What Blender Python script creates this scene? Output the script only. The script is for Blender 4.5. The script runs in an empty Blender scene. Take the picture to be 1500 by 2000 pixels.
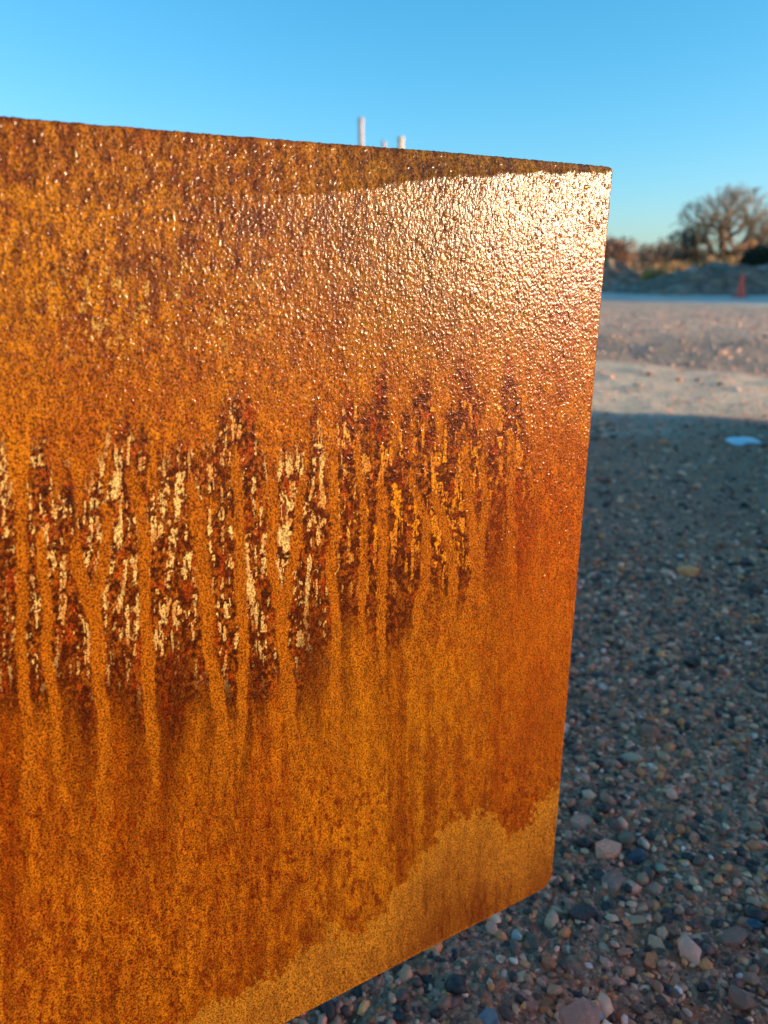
import bpy, bmesh, math, random
import numpy as np
from mathutils import Vector, Matrix, noise as mnoise

random.seed(7)
RNG = np.random.default_rng(11)
scene = bpy.context.scene
COL = scene.collection

# ------------------------------------------------------------------ camera
F_PX, HORIZON_Y, CAM_H = 1450.0, 535.0, 0.62
PITCH = math.atan((1000 - HORIZON_Y) / F_PX)
cam_data = bpy.data.cameras.new("camera")
cam = bpy.data.objects.new("camera", cam_data)
COL.objects.link(cam)
cam.location = (0, 0, CAM_H)
cam.rotation_euler = (math.radians(90) - PITCH, 0, 0)
cam_data.sensor_fit = 'VERTICAL'
cam_data.sensor_height = 36.0
cam_data.lens = F_PX / 2000 * 36.0
cam_data.clip_start = 0.02
cam_data.clip_end = 3000
cam_data.dof.use_dof = True
cam_data.dof.focus_distance = 0.50
cam_data.dof.aperture_fstop = 6.6
scene.camera = cam

# ------------------------------------------------------------------ light
SUN_AZ, SUN_EL = math.radians(103), math.radians(10.5)      # azimuth clockwise from +Y
world = bpy.data.worlds.new("World")
scene.world = world
world.use_nodes = True
wn, wl = world.node_tree.nodes, world.node_tree.links
sky = wn.new('ShaderNodeTexSky')
sky.sky_type = 'NISHITA'
sky.sun_disc = False
sky.sun_elevation = SUN_EL
sky.sun_rotation = SUN_AZ
sky.air_density = 1.0
sky.dust_density = 0.8
sky.ozone_density = 3.5
# colour response of the sky: deeper cyan overhead, paler towards the horizon
SKY_STRENGTH, EXPO = 0.14, 0.8
K = SKY_STRENGTH * 2 ** EXPO
sep = wn.new('ShaderNodeSeparateColor')
comb = wn.new('ShaderNodeCombineColor')
wl.new(sky.outputs[0], sep.inputs[0])
for ch, (gain, power) in enumerate(((1.42, 1.58), (1.12, .88), (1.24, .88))):
    m1 = wn.new('ShaderNodeMath'); m1.operation = 'MULTIPLY'; m1.inputs[1].default_value = K
    m2 = wn.new('ShaderNodeMath'); m2.operation = 'POWER'; m2.inputs[1].default_value = power
    m3 = wn.new('ShaderNodeMath'); m3.operation = 'MULTIPLY'; m3.inputs[1].default_value = gain / K
    wl.new(sep.outputs[ch], m1.inputs[0])
    wl.new(m1.outputs[0], m2.inputs[0])
    wl.new(m2.outputs[0], m3.inputs[0])
    wl.new(m3.outputs[0], comb.inputs[ch])
wl.new(comb.outputs[0], wn['Background'].inputs[0])
wn['Background'].inputs[1].default_value = SKY_STRENGTH
sun_data = bpy.data.lights.new("sun", 'SUN')
sun_data.energy = 5.0
sun_data.angle = math.radians(0.53)
sun_data.color = (1.0, 0.88, 0.55)
sun = bpy.data.objects.new("sun", sun_data)
COL.objects.link(sun)
sdir = Vector((math.sin(SUN_AZ) * math.cos(SUN_EL), math.cos(SUN_AZ) * math.cos(SUN_EL), math.sin(SUN_EL)))
sun.rotation_euler = sdir.to_track_quat('Z', 'Y').to_euler()
scene.view_settings.view_transform = 'Standard'
scene.view_settings.look = 'None'
scene.view_settings.gamma = 1.0
scene.view_settings.use_curve_mapping = False
scene.view_settings.exposure = EXPO

# ------------------------------------------------------------------ helpers
CAM = np.array([0, 0, CAM_H])
FWD = np.array([0, math.cos(PITCH), -math.sin(PITCH)])
UPV = np.array([0, math.sin(PITCH), math.cos(PITCH)])


def project(P):
    """world points (n,3) -> photograph pixels (1500x2000) and depth; used to size and prune detail"""
    d = P - CAM
    z = d @ FWD
    z = np.where(np.abs(z) < 1e-6, 1e-6, z)
    return 750 + F_PX * d[:, 0] / z, 1000 - F_PX * (d @ UPV) / z, z


def at(px, py, Y):
    """point seen at photo pixel (px, py) at distance Y ahead"""
    v = np.array([px - 750, 0, 0.0]) + FWD * F_PX + UPV * (1000 - py)
    return CAM + v * (Y / v[1])


def hash2(ix, iy, seed):
    h = (ix.astype(np.int64) * 374761393 + iy.astype(np.int64) * 668265263 + seed * 2147483647 + seed * 97) & 0xffffffff
    h = ((h ^ (h >> 13)) * 1274126177) & 0xffffffff
    h = h ^ (h >> 16)
    return (h & 0xffff) / 65535.0


def vnoise(x, y, seed=0):
    """value noise 0..1"""
    ix, iy = np.floor(x), np.floor(y)
    fx, fy = x - ix, y - iy
    fx = fx * fx * (3 - 2 * fx)
    fy = fy * fy * (3 - 2 * fy)
    a, b = hash2(ix, iy, seed), hash2(ix + 1, iy, seed)
    c, d = hash2(ix, iy + 1, seed), hash2(ix + 1, iy + 1, seed)
    return (a * (1 - fx) + b * fx) * (1 - fy) + (c * (1 - fx) + d * fx) * fy


def fbm(x, y, seed=0, octs=4, gain=0.5):
    s, a, t = 0, 1.0, 0
    for o in range(octs):
        s = s + a * vnoise(x * 2 ** o + 17.3 * o, y * 2 ** o + 9.1 * o, seed + o * 13)
        t += a
        a *= gain
    return s / t


def sstep(a, b, x):
    t = np.clip((x - a) / (b - a), 0, 1)
    return t * t * (3 - 2 * t)


def srgb(r, g, b):
    c = np.array([r, g, b]) / 255.0
    return np.where(c <= 0.04045, c / 12.92, ((c + 0.055) / 1.055) ** 2.4)


def mesh_np(name, verts, faces, smooth=True):
    """faces: (n,3) or (n,4) array, or a list of such arrays"""
    me = bpy.data.meshes.new(name)
    fl = faces if isinstance(faces, list) else [faces]
    n = sum(len(f) for f in fl)
    loops = np.concatenate([f.ravel() for f in fl]).astype(np.int32)
    tot = np.concatenate([np.full(len(f), f.shape[1]) for f in fl]).astype(np.int32)
    start = np.concatenate([[0], np.cumsum(tot)[:-1]]).astype(np.int32)
    me.vertices.add(len(verts))
    me.vertices.foreach_set('co', np.asarray(verts, np.float32).ravel())
    me.loops.add(len(loops))
    me.loops.foreach_set('vertex_index', loops)
    me.polygons.add(n)
    me.polygons.foreach_set('loop_start', start)
    me.polygons.foreach_set('loop_total', tot)
    me.polygons.foreach_set('use_smooth', np.full(n, smooth))
    me.update(calc_edges=True)
    me.validate()
    return me


def link(name, me, mat=None, parent=None, **props):
    o = bpy.data.objects.new(name, me)
    COL.objects.link(o)
    if mat is not None and me is not None and not me.materials:
        me.materials.append(mat)
    if parent is not None:
        o.parent = parent
    for k, v in props.items():
        o[k] = v
    return o


def empty(name, loc, **props):
    o = link(name, None, **props)
    o.location = loc
    return o


def color_attr(me, arr, name='tint'):
    a = me.color_attributes.new(name, 'FLOAT_COLOR', 'POINT')
    if arr.shape[1] == 3:
        arr = np.concatenate([arr, np.ones((len(arr), 1))], 1)
    a.data.foreach_set('color', arr.astype(np.float32).ravel())


def grid_faces(nu, nv):
    i = np.arange(nu - 1)[:, None] * nv + np.arange(nv - 1)[None, :]
    i = i.ravel()
    return np.stack([i, i + nv, i + nv + 1, i + 1], 1)


class NT:
    """tiny node-tree builder"""
    def __init__(self, name):
        self.m = bpy.data.materials.new(name)
        self.m.use_nodes = True
        self.n, self.l = self.m.node_tree.nodes, self.m.node_tree.links
        self.b = self.n['Principled BSDF']

    def set(self, **kw):
        for k, v in kw.items():
            self.b.inputs[k.replace('_', ' ')].default_value = v
        return self

    def new(self, t, ins=None, **kw):
        nd = self.n.new(t)
        for k, v in kw.items():
            setattr(nd, k, v)
        for k, v in (ins or {}).items():
            if hasattr(v, 'is_linked') and hasattr(v, 'node'):
                self.l.new(v, nd.inputs[k])
            else:
                nd.inputs[k].default_value = v
        return nd

    def coords(self, scale=(1, 1, 1), kind='Object'):
        tc = self.new('ShaderNodeTexCoord')
        mp = self.new('ShaderNodeMapping', {'Vector': tc.outputs[kind], 'Scale': scale})
        return mp.outputs[0]

    def noise(self, vec, scale, detail=4, rough=0.55, out='Fac', dist=0.0):
        return self.new('ShaderNodeTexNoise', {'Vector': vec, 'Scale': scale, 'Detail': detail, 'Roughness': rough, 'Distortion': dist}).outputs[out]

    def ramp(self, fac, stops, interp='LINEAR'):
        r = self.new('ShaderNodeValToRGB', {'Fac': fac})
        r.color_ramp.interpolation = interp
        el = r.color_ramp.elements
        while len(el) < len(stops):
            el.new(0.5)
        for e, (p, c) in zip(el, stops):
            e.position = p
            e.color = (*c, 1) if len(c) == 3 else c
        return r.outputs[0]

    def mix(self, fac, a, b, mode='MIX'):
        nd = self.new('ShaderNodeMix', data_type='RGBA', blend_type=mode)
        for idx, v in ((0, fac), (6, a), (7, b)):
            if hasattr(v, 'node'):
                self.l.new(v, nd.inputs[idx])
            else:
                nd.inputs[idx].default_value = (*v, 1) if (isinstance(v, (tuple, list, np.ndarray)) and len(v) == 3) else v
        return nd.outputs[2]

    def math(self, op, a, b=0.0, clamp=False):
        nd = self.new('ShaderNodeMath', {0: a, 1: b}, operation=op, use_clamp=clamp)
        return nd.outputs[0]

    def bump(self, h, strength, dist, normal=None):
        nd = self.new('ShaderNodeBump', {'Height': h, 'Strength': strength, 'Distance': dist})
        if normal is not None:
            self.l.new(normal, nd.inputs['Normal'])
        return nd.outputs[0]

    def attr(self, name, out='Color', typ='GEOMETRY'):
        return self.new('ShaderNodeAttribute', attribute_name=name, attribute_type=typ).outputs[out]

    def to(self, sock, inp):
        self.l.new(sock, self.b.inputs[inp])
        return self


# ------------------------------------------------------------------ ground
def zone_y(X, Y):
    """signed distance beyond the far edge of the sunlit slab band, with a wandering border"""
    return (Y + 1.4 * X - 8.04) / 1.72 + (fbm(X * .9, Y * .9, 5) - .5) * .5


def ground_height(X, Y):
    near = sstep(9, 4, Y)
    h = (fbm(X * 2.2, Y * 2.2, 21, 4) - .5) * 0.012
    h = h + (fbm(X * 28, Y * 28, 31, 3) - .5) * 0.005 * near
    h = h + (fbm(X * 75, Y * 75, 41, 3) - .5) * 0.012 * sstep(3.4, 1.5, Y)
    h = h + (fbm(X * 7, Y * 7, 45, 3) - .5) * 0.022 * sstep(2.4, 3.2, Y) * sstep(9, 6, Y)
    z = zone_y(X, Y)
    rough = sstep(-.1, .6, z)                       # rutted, stony part of the yard beyond the slab
    h = h + rough * ((fbm(X * .55, Y * 1.6, 51, 5) - .45) * 0.14 + (fbm(X * 3, Y * 5, 61, 3) - .5) * 0.05) * sstep(19, 12, Y)
    return h


def axis(lo, hi, n, c, k):
    t = np.linspace(-1, 1, n)
    a = np.sinh(t * k) / math.sinh(k)
    return np.where(a < 0, c + a * (c - lo), c + a * (hi - c))


gx = axis(-600, 600, 640, 0.55, 9.6)
gy = axis(-60, 1500, 1000, 0.9, 9.6)
GX, GY = np.meshgrid(gx, gy, indexing='ij')
GZ = ground_height(GX, GY)
gverts = np.stack([GX.ravel(), GY.ravel(), GZ.ravel()], 1)
gme = mesh_np('ground', gverts, grid_faces(len(gx), len(gy)))
zy = zone_y(gverts[:, 0], gverts[:, 1])
xx, yy = gverts[:, 0], gverts[:, 1]
lit_band = sstep(2.9, 3.6, gverts[:, 1] + (fbm(gverts[:, 0] * 2, gverts[:, 1] * 2, 6) - .5)) * sstep(.12, -.06, zy)                       # sunlight on the slab, painted as a paler sandy tone
rough = sstep(-.06, .2, zy)
frost = sstep(17.6, 19.6, yy + 1.5 * (xx - 5.6) + (fbm(xx, yy, 7) - .5) * 3) * (1 - sstep(30, 36, yy))
grass = sstep(30, 36, yy)
masks = np.stack([lit_band, rough, frost], 1)
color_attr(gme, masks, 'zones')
dark_gravel = sstep(-.1, .25, zy) * sstep(3.4, 1.6, zy + (fbm(xx * 1.2, yy * .8, 9) - .5) * 1.6)  # darker gravel band just beyond the slab
color_attr(gme, np.stack([grass, dark_gravel, grass], 1), 'far_grass')

g = NT('aggregate_ground')
co = g.coords()
vor = g.new('ShaderNodeTexVoronoi', {'Vector': co, 'Scale': 95.0, 'Randomness': 1.0})
vor2 = g.new('ShaderNodeTexVoronoi', {'Vector': co, 'Scale': 38.0, 'Randomness': 1.0})
STONES = [(0.0, (.035, .022, .018)), (.14, (.13, .062, .038)), (.3, (.34, .155, .08)), (.45, (.52, .26, .14)),
          (.56, (.44, .14, .045)), (.66, (.60, .24, .08)), (.76, (.52, .28, .17)), (.88, (.62, .36, .21)), (1.0, (.70, .52, .38))]
sepv = g.new('ShaderNodeSeparateColor', {'Color': vor.outputs['Color']})
sepv2 = g.new('ShaderNodeSeparateColor', {'Color': vor2.outputs['Color']})
stone1 = g.ramp(sepv.outputs[0], STONES, 'CONSTANT')
stone2 = g.ramp(sepv2.outputs[1], STONES, 'CONSTANT')
cem = g.ramp(g.noise(co, 210, 6, .75), [(.40, (.045, .026, .015)), (.51, (.36, .18, .095)), (.64, (.92, .56, .33))])  # dark low end stands in for shaded crevices between the stones
edge1 = g.ramp(vor.outputs['Distance'], [(.25, (1, 1, 1)), (.5, (0, 0, 0))])
edge2 = g.ramp(vor2.outputs['Distance'], [(.2, (1, 1, 1)), (.42, (0, 0, 0))])
c = g.mix(edge1, cem, stone1)
c = g.mix(edge2, c, stone2)
big = g.noise(co, 3.0, 5, .6)
c = g.mix(.3, c, g.ramp(big, [(.3, (.22, .13, .07)), (.7, (.74, .41, .235))]), 'MIX')
c = g.mix(1.0, c, (1.28, .90, .92), 'MULTIPLY')
zc = g.new('ShaderNodeSeparateColor', {'Color': g.attr('zones')})
lit_band_c = g.mix(g.noise(co, 60, 5, .7), (.50, .39, .27), (.90, .71, .50))  # sunlit look of the slab carried by the base colour
lit_band_c = g.mix(g.ramp(g.noise(co, 2.2, 5, .65), [(.4, (0, 0, 0)), (.62, (.7, .7, .7))]), lit_band_c, (.42, .34, .25))
lit_band_c = g.mix(g.ramp(g.noise(co, 26, 3, .6), [(.56, (0, 0, 0)), (.66, (1, 1, 1))]), lit_band_c, (.16, .14, .12))
c = g.mix(g.math('MULTIPLY', zc.outputs[0], .88), c, lit_band_c)
roughc = g.mix(g.ramp(g.noise(co, 9, 6, .75), [(.35, (0, 0, 0)), (.65, (1, 1, 1))]), (.13, .10, .08), (.74, .58, .43))
c = g.mix(g.math('MULTIPLY', zc.outputs[1], .85), c, roughc)
fgd = g.new('ShaderNodeSeparateColor', {'Color': g.attr('far_grass')})
c = g.mix(g.math('MULTIPLY', fgd.outputs[1], .62), c, g.mix(g.noise(co, 14, 5, .7), (.06, .045, .035), (.34, .25, .18)))
fr = g.math('MULTIPLY', zc.outputs[2], g.ramp(g.noise(co, 1.3, 5, .6), [(.3, (.35, .35, .35)), (.6, (1, 1, 1))]))
c = g.mix(fr, c, (.58, .58, .50))
gcol = g.mix(g.noise(co, .6, 5, .65), (.17, .12, .055), (.34, .23, .11))
fg = g.new('ShaderNodeSeparateColor', {'Color': g.attr('far_grass')})
c = g.mix(fg.outputs[0], c, gcol)
g.to(c, 'Base Color').set(Roughness=.75)
g.b.inputs['Specular IOR Level'].default_value = .35
hsum = g.math('ADD', g.math('MULTIPLY', g.noise(co, 160, 5, .7), .6), g.math('SUBTRACT', 1.0, vor.outputs['Distance']))
g.to(g.bump(hsum, 1.0, .009), 'Normal')
ground = link('ground', gme, g.m, kind='structure')

# ------------------------------------------------------------------ stones set in the ground
def ico(sub):
    bm = bmesh.new()
    bmesh.ops.create_icosphere(bm, subdivisions=sub, radius=1)
    v = np.array([p.co[:] for p in bm.verts])
    f = np.array([[q.index for q in p.verts] for p in bm.faces])
    bm.free()
    return v, f


def stone_shape(sub, seed, angular=.3):
    v, f = ico(sub)
    r = np.random.default_rng(seed)
    v = v.copy()
    for k in range(5):                                   # knock flats into the pebble
        n = r.normal(size=3)
        n /= np.linalg.norm(n)
        d = r.uniform(.45, .85)
        over = v @ n - d
        v -= np.where(over > 0, over, 0)[:, None] * n * (.55 + angular)
    v *= np.array([1, r.uniform(.6, .95), r.uniform(.5, .8)])
    return v, f


def yard_points(n, y0, y1, dens_pow):
    """random points in the strip of yard right of and behind the plate"""
    t = RNG.random(n)
    y = y0 * (y1 / y0) ** t if dens_pow else y0 + (y1 - y0) * t
    xr = y * .56 + .12
    xl = np.where(y < 1.0, -.45, -.25)
    x = xl + RNG.random(n) * (xr - xl)
    return x, y


pal = np.array([s[1] for s in STONES])
stone_mat = NT('pebble')
sc_ = stone_mat.coords()
stint = stone_mat.attr('tint', typ='GEOMETRY')
inst = stone_mat.new('ShaderNodeObjectInfo')
smix = stone_mat.mix(stone_mat.noise(sc_, 300, 4, .7), stone_mat.mix(1.0, stint, (.62, .6, .58), 'MULTIPLY'), stone_mat.mix(1.0, stint, (1.35, 1.35, 1.35), 'MULTIPLY'))
stone_mat.to(smix, 'Base Color').set(Roughness=.5)
stone_mat.to(stone_mat.bump(stone_mat.noise(sc_, 700, 3, .6), .35, .001), 'Normal')

single_mat = NT('single_pebble')
sc_ = single_mat.coords()
inst = single_mat.new('ShaderNodeObjectInfo')
base = inst.outputs['Color']
smix = single_mat.mix(single_mat.noise(sc_, 1.6, 5, .7), single_mat.mix(1.0, base, (.55, .53, .5), 'MULTIPLY'), single_mat.mix(1.0, base, (1.35, 1.35, 1.35), 'MULTIPLY'))
single_mat.to(smix, 'Base Color').set(Roughness=.48)
single_mat.to(single_mat.bump(single_mat.noise(sc_, 4, 4, .6), .4, .1), 'Normal')


def pick_colors(n):
    w = np.array([.17, .19, .18, .14, .08, .07, .09, .06, .02])
    idx = RNG.choice(len(pal), n, p=w / w.sum())
    c = pal[idx] * RNG.uniform(1.0, 1.65, (n, 1)) * RNG.uniform(.93, 1.07, (n, 3))
    return c


cand = []
x1, y1_ = yard_points(21000, .36, 1.6, 0)
s1 = np.exp(RNG.normal(math.log(.0047), .48, len(x1)))
x2, y2_ = yard_points(12000, 1.4, 4.2, 0)
s2 = np.exp(RNG.normal(math.log(.0062), .45, len(x2)))
x4 = RNG.uniform(-1.6, 2.2, 9000)                        # the same stones carry on outside the frame
y4_ = RNG.uniform(-.8, 3.2, 9000)
inside_ = (x4 > -.45) & (x4 < y4_ * .56 + .12) & (y4_ > .36)
x4, y4_ = x4[~inside_], y4_[~inside_]
s4 = np.exp(RNG.normal(math.log(.0075), .4, len(x4)))
x3, y3_ = yard_points(7000, 4.0, 13.0, 0)
s3 = np.exp(RNG.normal(math.log(.013), .5, len(x3)))
SX, SY, SS = np.concatenate([x1, x2, x3, x4]), np.concatenate([y1_, y2_, y3_, y4_]), np.concatenate([s1, s2, s3, s4])
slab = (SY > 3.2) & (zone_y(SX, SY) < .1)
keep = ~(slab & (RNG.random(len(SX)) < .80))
SX, SY, SS = SX[keep], SY[keep], np.minimum(SS[keep], .03)
SZ = ground_height(SX, SY) + SS * RNG.uniform(-.55, .2, len(SX))
SP = np.stack([SX, SY, SZ], 1)
SC = pick_colors(len(SX)) * np.array([1.22, .95, .96]) * (.66 + .5 * RNG.random((len(SX), 1)))
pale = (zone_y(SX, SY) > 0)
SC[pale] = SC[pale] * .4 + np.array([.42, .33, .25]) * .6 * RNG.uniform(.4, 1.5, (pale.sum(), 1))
# which stones show largest in view: those become single objects
PX, PY, PZ = project(SP)
size_px = 2 * SS * F_PX / np.maximum(PZ, .05)
plate_side = PX > 1195 - (PY - 330) * (120 / 1390) + 14
plate_side |= (PY > 1735) & (PX > 1065 - (PY - 1735) * (505 / 265) + 18)
vis = (PZ > .1) & (PX < 1495) & (PY < 1995) & (PY > 560) & plate_side
score = np.where(vis, size_px, 0)
order = np.argsort(-score)
# let no two of the chosen stones sit inside each other
chosen = []
for i in order:
    if len(chosen) >= 296 or score[i] < 6:
        break
    if all((SX[i] - SX[j]) ** 2 + (SY[i] - SY[j]) ** 2 > ((SS[i] + SS[j]) * .8) ** 2 for j in chosen):
        chosen.append(i)
chosen_set = np.zeros(len(SX), bool)
chosen_set[chosen] = True
protos = []
for k in range(8):
    v, f = stone_shape(1, 100 + k, .6 if k % 2 else .3)
    me = mesh_np('stone', v, f, smooth=(k % 2 == 0))
    me.materials.append(single_mat.m)
    protos.append(me)
for i in chosen:
    o = bpy.data.objects.new('stone', protos[random.randrange(8)])
    COL.objects.link(o)
    o.parent = ground
    s = SS[i]
    o.location = (SX[i], SY[i], SZ[i])
    o.rotation_euler = (random.uniform(-.3, .3), random.uniform(-.3, .3), random.uniform(0, 6.28))
    o.scale = (s * random.uniform(.95, 1.25), s * random.uniform(.85, 1.1), s * random.uniform(.8, 1.1))
    o.color = (*SC[i], 1)


def stone_field(name, idx, sub):
    V, Fc, Cc, off = [], [], [], 0
    shapes = [stone_shape(sub, 40 + k, .3) for k in range(6)]
    for q, i in enumerate(idx):
        v, f = shapes[q % 6]
        a = random.uniform(0, 6.28)
        ca, sa = math.cos(a), math.sin(a)
        t = random.uniform(-.35, .35)
        w = v * SS[i] * np.array([1.15, .95, .95])
        w = np.stack([w[:, 0], w[:, 1] - w[:, 2] * t, w[:, 2] + w[:, 1] * t], 1)
        w = np.stack([w[:, 0] * ca - w[:, 1] * sa, w[:, 0] * sa + w[:, 1] * ca, w[:, 2]], 1) + SP[i]
        V.append(w)
        Fc.append(f + off)
        Cc.append(np.repeat(SC[i][None], len(v), 0))
        off += len(v)
    me = mesh_np(name, np.concatenate(V), np.concatenate(Fc))
    color_attr(me, np.concatenate(Cc))
    return link(name, me, stone_mat.m, parent=ground, kind='stuff')


rest = np.where(~chosen_set)[0]
stone_field('pebbles', rest, 1)

# ------------------------------------------------------------------ rusty steel plate
P0 = np.array([0.1592, 0.5627, 0.0])              # foot of the near-vertical right edge
UA = math.radians(60)
U = np.array([math.sin(UA), math.cos(UA), 0.0])
NRM = np.array([U[1], -U[0], 0.0])
ZB, ZT, SL = 0.067, 0.691, -1.02
su = np.concatenate([np.linspace(SL, -.50, 170)[:-1], np.linspace(-.50, 0, 800)])
sz = np.linspace(ZB, ZT, 1000)
S, Z = np.meshgrid(su, sz, indexing='ij')
S, Z = S.ravel(), Z.ravel()


def round_corner(S, Z, cs, cz, r, sx, sz_):
    """pull the square corner (cs, cz) in to radius r; sx, sz_ point outward"""
    a = (S - (cs - sx * r)) * sx
    b = (Z - (cz - sz_ * r)) * sz_
    m = (a > 0) & (b > 0)
    q = np.maximum(a, b)
    L = np.sqrt(a * a + b * b) + 1e-9
    k = np.where(m, q / L, 1)
    S = np.where(m, cs - sx * r + sx * a * k, S)
    Z = np.where(m, cz - sz_ * r + sz_ * b * k, Z)
    return S, Z


S, Z = round_corner(S, Z, 0, ZB, .014, 1, -1)
S, Z = round_corner(S, Z, 0, ZT, .006, 1, 1)
# ragged cut edge
edge_n = (vnoise(Z * 420, Z * 0, 3) - .5) * .0005
S2 = S + np.where(S > -.001, edge_n, 0) + .105 * np.maximum(Z - .40, 0) ** 2 * sstep(-.5, 0, S)
edge_t = (vnoise(S * 620, S * 0, 4) - .5) * .0005
Z2 = Z + np.where(Z > ZT - .0008, edge_t, 0) + .0015 * sstep(.5, ZT, Z) - .0028 * sstep(-.10, -.38, S) * sstep(.5, ZT, Z)
flat = P0 + S[:, None] * U + np.stack([0 * Z, 0 * Z, Z], 1)
X_, Y_, _ = project(flat)                          # stain layout is drawn in the plate's picture coordinates

# relief: the head of the plate rolls back a little, more towards the right-hand corner
fold = np.interp(S, [-1.02, -.40, -.30, -.227, -.13, 0], [.655, .655, .658, .662, .676, .6868]) + (fbm(S * 160, S * 0, 8, 2) - .5) * .003
tilt = np.interp(S, [-1.02, -.45, -.30, -.2, 0], [.04, .07, .13, .21, .36])
over = np.maximum(Z - fold, 0)
back = -tilt * over * sstep(0, .004, over)
# rounded rim
dist_edge = np.minimum(np.minimum(-S, ZT - Z), Z - ZB)
inside = (S > -.014) & (Z < ZB + .014)
rc = .014 - np.sqrt(np.maximum(S + .014, 0) ** 2 + np.maximum(ZB + .014 - Z, 0) ** 2)
dist_edge = np.where(inside, rc, dist_edge)
rim = np.clip(1 - dist_edge / .0016, 0, 1)
back = back - .0012 * rim ** 2
bow = -.10 * np.maximum(Z - .40, 0) ** 2
grit = .9 * (vnoise(S / .00115, Z / .0014, 71) - .5) + .6 * (vnoise(S / .00075, Z / .0008, 73) - .5)
grit = grit + .3 * (vnoise(S / .0026, Z / .0055, 74) - .5)
grit = grit + 1.7 * sstep(.74, .95, vnoise(S / .0011, Z / .0012, 76))
grit_amp = .00021 * (.7 + .6 * fbm(S / .03, Z / .03, 75, 3)) * (.8 + .3 * sstep(.45, .6, Z) + .6 * sstep(.5, .66, Z) * sstep(-.15, -.35, S) + .25 * sstep(-.14, -.04, S) * sstep(.5, .3, Z))
lump = bow + grit * grit_amp * np.clip(dist_edge / .0015, .35, 1) + (fbm(S * 9, Z * 6, 72, 3) - .5) * .0009
front = P0 + S2[:, None] * U + np.stack([0 * Z, 0 * Z, Z2], 1) + (back + lump)[:, None] * NRM

# ---- rust colour laid down per vertex
X, Y = X_, Y_
wx = (fbm(X / 40, Y / 90, 91, 3) - .5) * 26
BR = srgb(206, 128, 22)
MD = srgb(176, 96, 18)
DK = srgb(104, 46, 14)
RD = srgb(178, 66, 8)
CREAM = srgb(250, 216, 150)
YEL = srgb(240, 160, 30)


def lerp(a, b, t):
    return a + (b - a) * t[:, None]


n1 = fbm(X / 16, Y / 34, 1, 4)
n2 = fbm(X / 90, Y / 300, 2, 4)
fine = fbm(X / 7, Y / 10, 3, 3)
col = lerp(np.tile(MD, (len(X), 1)), np.tile(BR, (len(X), 1)), sstep(.3, .68, n1 * .5 + n2 * .5))
col = lerp(col, np.tile(DK, (len(X), 1)), sstep(.5, .8, fine) * .3)
# upper part: longer dark and yellow dashes
up = sstep(900, 500, Y) * sstep(1050, 500, X + Y * .2)
dash = fbm(X / 9, Y / 30, 12, 3)
col = lerp(col, np.tile(DK, (len(X), 1)), sstep(.42, .60, dash) * .6 * sstep(820, 420, Y))
ydash = fbm(X / 11 + 50, Y / 26, 14, 3)
upl = sstep(560, 60, X) * sstep(250, 400, Y) * sstep(780, 560, Y)
col = lerp(col, np.tile(srgb(232, 150, 12), (len(X), 1)), sstep(.53, .61, ydash + upl * .07) * (.35 + .65 * upl) * .9)
cr2 = fbm(X / 13 + 90, Y / 24, 15, 3)
upc = sstep(0, 200, X) * sstep(620, 420, X) * sstep(480, 560, Y) * sstep(720, 640, Y)
col = lerp(col, np.tile(srgb(232, 178, 96), (len(X), 1)), sstep(.69, .72, cr2) * upc)

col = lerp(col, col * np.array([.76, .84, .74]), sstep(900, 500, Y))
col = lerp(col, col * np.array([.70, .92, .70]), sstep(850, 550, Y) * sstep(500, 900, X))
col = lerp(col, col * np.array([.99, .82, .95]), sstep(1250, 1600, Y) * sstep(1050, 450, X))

# the scabbed band with its runs
top = np.interp(X, [-400, 0, 100, 200, 330, 430, 545, 630, 700, 850, 1000, 1060], [900, 900, 860, 900, 850, 800, 800, 770, 780, 760, 740, 800])
bot = np.interp(X, [-400, 0, 200, 350, 480, 640, 720, 850, 950, 1060], [1420, 1400, 1370, 1400, 1330, 1320, 1210, 1190, 1120, 1010])
top = top + (vnoise(X / 22, X * 0, 17) - .5) * 210
bot = bot + (vnoise(X / 34, X * 0, 18) - .5) * 130
band = sstep(top - 10, top + 60, Y) * sstep(bot + 70, bot - 40, Y) * sstep(1075, 1000, X)
runs = [  # (x, y) of each smooth run, half width at top and bottom
    ([(38, 960), (45, 1100), (40, 1250), (52, 1400), (60, 1560)], 12),
    ([(82, 1060), (90, 1180), (95, 1300), (112, 1420), (118, 1560)], 10),
    ([(150, 1080), (172, 1170), (190, 1240), (192, 1330), (205, 1450), (205, 1600)], 14),
    ([(210, 1000), (206, 1090), (185, 1190), (190, 1250)], 10),
    ([(256, 930), (278, 1040), (285, 1180), (292, 1330), (300, 1450)], 12),
    ([(372, 960), (392, 1060), (402, 1180), (412, 1290), (430, 1400), (442, 1600)], 13),
    ([(462, 900), (462, 1000), (468, 1120), (476, 1260), (470, 1420)], 10),
    ([(528, 950), (530, 1080), (548, 1180), (556, 1280), (568, 1360), (578, 1520)], 11),
    ([(590, 940), (575, 1080), (556, 1200), (556, 1300)], 9),
    ([(655, 860), (652, 1000), (648, 1120), (660, 1240), (655, 1400)], 10),
    ([(700, 860), (712, 1000), (712, 1130), (708, 1260)], 7),
    ([(745, 960), (750, 1100), (748, 1250)], 9),
    ([(800, 940), (838, 1030), (832, 1120), (818, 1200), (815, 1320)], 9),
    ([(850, 980), (880, 1060), (885, 1180)], 8),
    ([(908, 860), (912, 980), (930, 1060), (922, 1160), (905, 1260)], 9),
    ([(940, 900), (945, 1020), (940, 1140)], 7),
    ([(995, 860), (998, 1000), (1000, 1100)], 8),
]
run = np.zeros(len(X))
wob = (fbm(X / 60, Y / 70, 44, 3) - .5) * 16
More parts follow.
